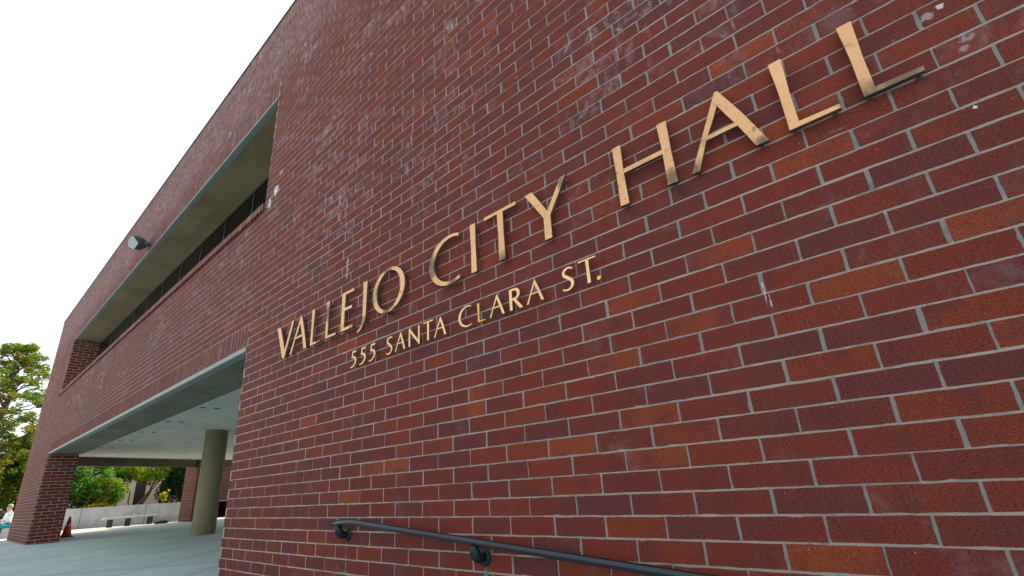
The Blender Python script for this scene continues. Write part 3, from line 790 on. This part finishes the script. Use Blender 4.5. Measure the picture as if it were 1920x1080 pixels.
# tall pine left of the building
bx, by = -45., -.3
cl, lb = [], []
def pt(px, z, X=-45., j=0):    # y from a horizontal fraction
    return None
for k in range(400):
    z = RS.uniform(3.4, 12.2); w = 1.9 * math.sin(min(1, (12.9 - z) / 4.2) * 1.45) + .2
    ang = RS.uniform(0, 6.28); rr = w * math.sqrt(RS.uniform(.1, 1)) * 1.15
    X, Y, Z = bx + math.cos(ang) * rr * 1.5, by + math.sin(ang) * rr, z + RS.normal() * .15
    cl.append((X, Y, Z, RS.uniform(.35, .8), RS.uniform(.18, .42), RS.uniform(.13, .26)))
    if k % 5 == 0: lb.append(((bx, by * .5, max(3.5, z - 1.0)), (X, Y, Z), .06))
tree('pine_tree', (bx, -.15, 0), (bx, by, 11.8), lb, cl, .10, .62, LM['pine'], 'tall open-crowned pine left of the brick building, sky showing through', 'trees around the building', .24, flat=.5)
# lower, browner conifers at its foot
def blobtree(name, x, y, z0, z1, rx, ry, n, leaf, dens, m, label, group, r0=.12, cat='tree', bark=None, cz=None, tb=0., flat=0.):
    cl, lb = [], []
    for k in range(n):
        d = RS.normal(size=3); d /= np.linalg.norm(d); r = RS.uniform(.45, 1.0)
        zc, hz = (z0 + z1) / 2, (z1 - z0) / 2
        X, Y, Z = x + d[0] * rx * r, y + d[1] * ry * r, zc + d[2] * hz * r
        s = RS.uniform(.16, .34)
        cl.append((X, Y, Z, rx * s * 1.1, ry * s * 1.1, hz * s))
        if k % 6 == 0: lb.append(((x, y, z0 + (Z - z0) * .4), (X, Y, Z), r0 * .4))
    return tree(name, (x, y, cz if cz is not None else .9), (x, y, z1 * .8), lb, cl, leaf, dens, m, label, group, r0, bark, flat, cat, tb)
blobtree('conifer_tree', -47, 1.7, .9, 7.0, 1.6, 1.3, 90, .10, .7, LM['pine'], 'lower brownish conifer between the tall pine and the building edge', 'trees around the building', tb=.15, flat=.3)
blobtree('conifer_tree', -43, -.7, .9, 5.4, 1.5, 1.1, 80, .10, .7, LM['pine'], 'dark green conifer under the tall pine at the left picture edge', 'trees around the building', tb=.05, flat=.3)
# shrubs behind the garden wall
G1 = 'shrubs and trees behind the garden wall'
blobtree('shrub', -35.5, 2.9, .8, 3.4, 1.0, .95, 60, .075, .8, LM['green'], 'dense green shrub behind the garden wall, next to the big pier', G1, .05, 'shrub', tb=-.05)
blobtree('shrub', -35.2, 4.2, .8, 3.0, .9, .85, 55, .07, .75, LM['green'], 'yellow-green shrub spilling over the middle of the garden wall', G1, .05, 'shrub', tb=.22)
blobtree('shrub', -34.6, 3.9, .85, 1.25, .35, .65, 26, .05, .8, LM['flower'], 'low strip of yellow blossom on top of the garden wall', G1, .02, 'shrub')
blobtree('shrub', -37.5, 4.3, 1.6, 4.2, 1.2, 1.3, 55, .085, .6, LM['green'], 'deep green tree crown under the beam, behind the yellow-green shrub', G1, .08, 'shrub', tb=-.02)
# twin-trunked bright tree
base = (-38.0, 6.55, .9)
cl, lb = [], []
for k in range(80):
    a = RS.uniform(0, 6.28); r = math.sqrt(RS.uniform(.05, 1))
    X, Y, Z = -38 + math.cos(a) * r * 1.5, 6.9 + math.sin(a) * r * 1.75, 3.15 + RS.uniform(-.75, 1.3) * (1 - .3 * r)
    cl.append((X, Y, Z, .35, .34, .22))
    if k % 8 == 0: lb.append(((-38, 6.6 + RS.uniform(-.3, .5), 2.2), (X, Y, Z), .035))
lb += [((-38, 6.5, .9), (-38, 7.5, 2.9), .07), ((-38, 6.3, .9), (-38, 7.15, 2.4), .06), ((-38.1, 6.0, .9), (-38.1, 5.75, 2.7), .05)]
tree('bright_tree', base, (-38, 7.2, 2.8), lb, cl, .075, .8, LM['yellow'], 'slanting pale-trunked tree with yellow-green leaves behind the garden wall', G1, .08, M_barkp)
blobtree('shrub', -37.0, 8.4, .8, 4.2, 1.2, 1.25, 70, .085, .8, LM['dark'], 'very dark green shrub left of the rear brick pier', G1, .06, 'shrub')
blobtree('shrub', -35.6, 7.15, 1.0, 1.9, .3, .35, 14, .06, .7, LM['flower'], 'small yellow-flowering shrub in front of the very dark shrub', G1, .03, 'shrub')
# distant dark tree mass behind everything, seen as a backdrop of individual trees
for i, (x, y, h, r) in enumerate([(-62, 3.0, 6.0, 3.0), (-64, 17.5, 6.5, 3.2), (-66, 23, 7, 3.4), (-70, -6.5, 6.5, 3.0)]):
    blobtree('background_tree', x, y, 1.2, h, r, r, 60, .22, .55, LM['dark' if i in (1, 2) else 'pine'],
             ['dark tree behind the dense green shrub, left of the beige building', 'dark tree right of the beige building', 'farthest dark tree behind the rear pier', 'brownish tree beyond the pine, near the left picture edge'][i],
             'trees beyond the garden', .2, tb=-.1)

# ------------------------------------------------------------------ buildings behind
bb = empty('beige_building', (-52, 10, 0), 'beige plastered building with tall dark windows behind the garden trees', 'building')
boxes('wall', [(-60, -52, 5.5, 16, 0, 6.5)], M_beige, bb)
M_win = simple('dark_window', (.012, .012, .014), .25)
for yq in (7.3, 9.15, 11.0, 12.9):
    f = boxes('window', [(-52.02, -51.96, yq, yq + .75, 1.0, 4.6)], M_win, bb)
boxes('roof', [(-60.2, -51.7, 5.3, 16.2, 6.5, 6.8)], M_soffit, bb)
rb = empty('brown_building', (-75, -6, 0), 'dull red-brown building far behind the pine at the left edge', 'building')
M_rb = simple('brown_stucco', (.20, .105, .075), .9, 0, .6, .2)
boxes('wall', [(-88, -74, -14, 2.6, 0, 5.0)], M_rb, rb)
for yq in (-6, -3.6, -1.2): boxes('window', [(-73.98, -73.9, yq, yq + 1.2, 2.0, 3.6)], M_win, rb)
boxes('roof', [(-88.3, -73.7, -14.3, 2.9, 5.0, 5.35)], M_soffit, rb)

# ------------------------------------------------------------------ people
def skin_mesh(name, J, Ed, mat, root=0, sub=2, parent=None):
    me = bpy.data.meshes.new(name); me.from_pydata([j[0] for j in J], Ed, [])
    o = bpy.data.objects.new('tmp', me); C.objects.link(o)
    sk_ = o.modifiers.new('s', 'SKIN'); sk_.use_smooth_shade = True
    for i, j in enumerate(J):
        r = j[1]; me.skin_vertices[0].data[i].radius = (r, r) if not hasattr(r, '__len__') else r
        me.skin_vertices[0].data[i].use_root = (i == root)
    s = o.modifiers.new('u', 'SUBSURF'); s.levels = s.render_levels = sub
    dg = bpy.context.evaluated_depsgraph_get(); dg.update()
    m2 = bpy.data.meshes.new_from_object(o.evaluated_get(dg)); bpy.data.objects.remove(o)
    m2.name = name
    for f in m2.polygons: f.use_smooth = True
    m2.materials.clear()
    return link(name, m2, mat)
M_skin = simple('skin', (.60, .30, .19), .5, 0, 5, .08)
M_hair = simple('hair', (.05, .035, .025), .6); M_hairg = simple('grey_hair', (.30, .32, .27), .7)
M_shirt = simple('white_shirt', (.72, .80, .80), .8); M_teal = simple('teal_trousers', (.03, .27, .36), .8); M_lav = simple('lavender_shirt', (.42, .42, .60), .8)
M_shoe = simple('shoes', (.05, .05, .055), .6)
def person(loc, rot, s, pose, shirt, trousers, hair, label):
    """seated or standing figure; +x is forward. joints in metres for 1.72 m"""
    hipz = .50 if pose == 'sit' else .92
    T = [Vector((0, 0, hipz)), Vector((-.01, 0, hipz + .18)), Vector((0, 0, hipz + .36)), Vector((.01, 0, hipz + .50)), Vector((.03, 0, hipz + .57)), Vector((.06, 0, hipz + .66)), Vector((.06, 0, hipz + .76))]
    J = [(T[0], (.15, .12)), (T[1], (.135, .10)), (T[2], (.155, .11)), (T[3], (.10, .08)), (T[4], .052), (T[5], .085), (T[6], .075)]
    Ed = [(i, i + 1) for i in range(6)]
    def add(par, pts):
        for p, r in pts:
            J.append((Vector(p), r)); Ed.append((par, len(J) - 1)); par = len(J) - 1
        return par
    legs = []
    for sy in (-1, 1):
        if pose == 'sit': L_ = [((.06, sy * .10, hipz - .02), .085), ((.44, sy * .12, hipz + .02), .062), ((.50, sy * .12, .10), .038), ((.52, sy * .12, .045), .036), ((.66, sy * .13, .035), .030)]
        else: L_ = [((0, sy * .09, hipz - .06), .085), ((.02 + .06 * sy, sy * .10, .50), .060), ((-.02 + .1 * sy, sy * .10, .09), .036), ((.0 + .1 * sy, sy * .10, .045), .036), ((.15 + .1 * sy, sy * .11, .035), .030)]
        add(0, L_); legs.append(L_)
        A = [((.0, sy * .19, hipz + .47), .052), ((.05, sy * .24, hipz + .22), .040), ((.26, sy * .20, hipz + .14), .030), ((.33, sy * .18, hipz + .13), .026)]
        h = add(3, A)
        for k in range(4): add(h, [((.37, sy * (.155 + .017 * k), hipz + .135), .0095), ((.41, sy * (.153 + .018 * k), hipz + .12), .0085), ((.435, sy * (.153 + .018 * k), hipz + .10), .007)])
        add(h, [((.35, sy * .145, hipz + .14), .011), ((.38, sy * .125, hipz + .13), .009)])
    body = skin_mesh('person', J, Ed, M_skin)
    # face features pushed out of the head
    for v in body.data.vertices:
        p = v.co
        if p.z > hipz + .60 and p.x > .10:
            if abs(p.y) < .02 and abs(p.z - (hipz + .685)) < .022: p.x += .022
    body.location = loc; body.rotation_euler = (0, 0, rot); body.scale = (s, s, s)
    setp(body, label, 'person')
    def kid(o): o.parent = body; o.location = (0, 0, 0); return o
    sh = [(T[0] + Vector((0, 0, .03)), (.170, .14)), (T[1], (.16, .125)), (T[2], (.178, .132)), (T[3] + Vector((0, 0, -.01)), (.115, .095))]
    E2 = [(0, 1), (1, 2), (2, 3)]
    for sy in (-1, 1):
        k = len(sh); sh += [(Vector((.0, sy * .19, hipz + .465)), .068), (Vector((.05, sy * .243, hipz + .22)), .056), (Vector((.16, sy * .222, hipz + .175)), .050)]; E2 += [(3, k), (k, k + 1), (k + 1, k + 2)]
    kid(skin_mesh('shirt', sh, E2, shirt))
    tr = [(T[0] + Vector((0, 0, .02)), (.158, .13))]; E3 = []
    for L_ in legs:
        k = len(tr); tr += [(Vector(L_[0][0]), .102), (Vector(L_[1][0]), .078), (Vector(L_[2][0]) + Vector((0, 0, .02)), .055)]; E3 += [(0, k), (k, k + 1), (k + 1, k + 2)]
    kid(skin_mesh('trousers', tr, E3, trousers))
    for L_ in legs:
        k1 = [(Vector(L_[3][0]) + Vector((-.03, 0, 0)), .046), (Vector(L_[3][0]) + Vector((.05, 0, -.005)), .045), (Vector(L_[4][0]) + Vector((.02, 0, -.003)), .034)]
        kid(skin_mesh('shoe', k1, [(0, 1), (1, 2)], M_shoe))
    bm = bmesh.new(); bmesh.ops.create_uvsphere(bm, u_segments=20, v_segments=14, radius=1)
    for v in bm.verts:
        v.co = Vector((v.co.x * .098 + .045, v.co.y * .086, v.co.z * .105 + hipz + .745))
        if v.co.x > .09 and v.co.z < hipz + .78: v.co.x = .06
    kid(bmo('hair', bm, hair, None, smooth=True))
    for sy in (-1, 1):
        bm = bmesh.new(); bmesh.ops.create_uvsphere(bm, u_segments=8, v_segments=6, radius=.010)
        e = kid(bmo('eye', bm, M_hair)); e.location = (.137, sy * .032, hipz + .715)
    return body
person((-28.6, .10, .02), R(-75), .98, 'sit', M_shirt, M_teal, M_hairg, 'person in white shirt and teal trousers sitting beyond the big pier')
person((-29.6, -.32, .0), R(-100), .58, 'sit', M_lav, M_teal, M_hair, 'small person in a lavender shirt sitting in front of the one in white')
seat = empty('low_block', (-28.6, .2, 0), 'low concrete block under the person in white', 'block')
boxes('block_body', [(-28.85, -28.35, .0, .5, 0, .40)], M_bench, seat, bev=.015)

# ------------------------------------------------------------------ camera
cam = bpy.data.cameras.new('camera'); co = bpy.data.objects.new('camera', cam); C.objects.link(co)
f_, pitch, roll, yaw, D = CAMP = (822.512, R(17.737), R(-3.692), R(37.514), 2.1198)
cy_, sy_ = math.cos(yaw), math.sin(yaw)
fw = Vector((-sy_ * math.cos(pitch), cy_ * math.cos(pitch), math.sin(pitch))); rt = Vector((cy_, sy_, 0)); up = rt.cross(fw)
r2 = rt * math.cos(roll) + up * math.sin(roll); u2 = -rt * math.sin(roll) + up * math.cos(roll)
co.matrix_world = Matrix(((r2.x, u2.x, -fw.x, 0), (r2.y, u2.y, -fw.y, -D), (r2.z, u2.z, -fw.z, .928), (0, 0, 0, 1)))
cam.sensor_fit = 'HORIZONTAL'; cam.sensor_width = 36; cam.lens = 36 * f_ / 1920; cam.shift_y = 100 / 1920
cam.clip_start = .05; cam.clip_end = 3000
scene.camera = co

# ------------------------------------------------------------------ light
SUN_AZ = -12.      # degrees from +y towards +x
SUN_EL = 46.
ts = Vector((math.sin(R(SUN_AZ)) * math.cos(R(SUN_EL)), math.cos(R(SUN_AZ)) * math.cos(R(SUN_EL)), math.sin(R(SUN_EL))))
sl = bpy.data.lights.new('sun', 'SUN'); so = bpy.data.objects.new('sun', sl); C.objects.link(so)
sl.energy = 4.4; sl.angle = R(.6); sl.color = (1, .90, .72)
so.rotation_euler = ts.to_track_quat('Z', 'Y').to_euler(); so.location = (0, 0, 30)
w = bpy.data.worlds.new('World'); scene.world = w; w.use_nodes = True; nt = w.node_tree
bg = nt.nodes['Background']; sky = nt.nodes.new('ShaderNodeTexSky'); sky.sky_type = 'NISHITA'
sky.sun_disc = False; sky.sun_elevation = R(SUN_EL); sky.sun_rotation = R(SUN_AZ); sky.dust_density = 4; sky.air_density = 1.2; sky.ozone_density = 1
hz = nt.nodes.new('ShaderNodeMix'); hz.data_type = 'RGBA'; hz.inputs[0].default_value = .55; hz.inputs[7].default_value = (7.6, 7.7, 7.9, 1)
nt.links.new(sky.outputs[0], hz.inputs[6]); nt.links.new(hz.outputs[2], bg.inputs[0]); bg.inputs[1].default_value = .12
vs_ = scene.view_settings; vs_.view_transform = 'Standard'; vs_.look = 'None'; vs_.gamma = 1; vs_.exposure = .9; vs_.use_curve_mapping = False
scene.cycles.use_denoising = True
scene.cycles.max_bounces = 8; scene.cycles.diffuse_bounces = 4
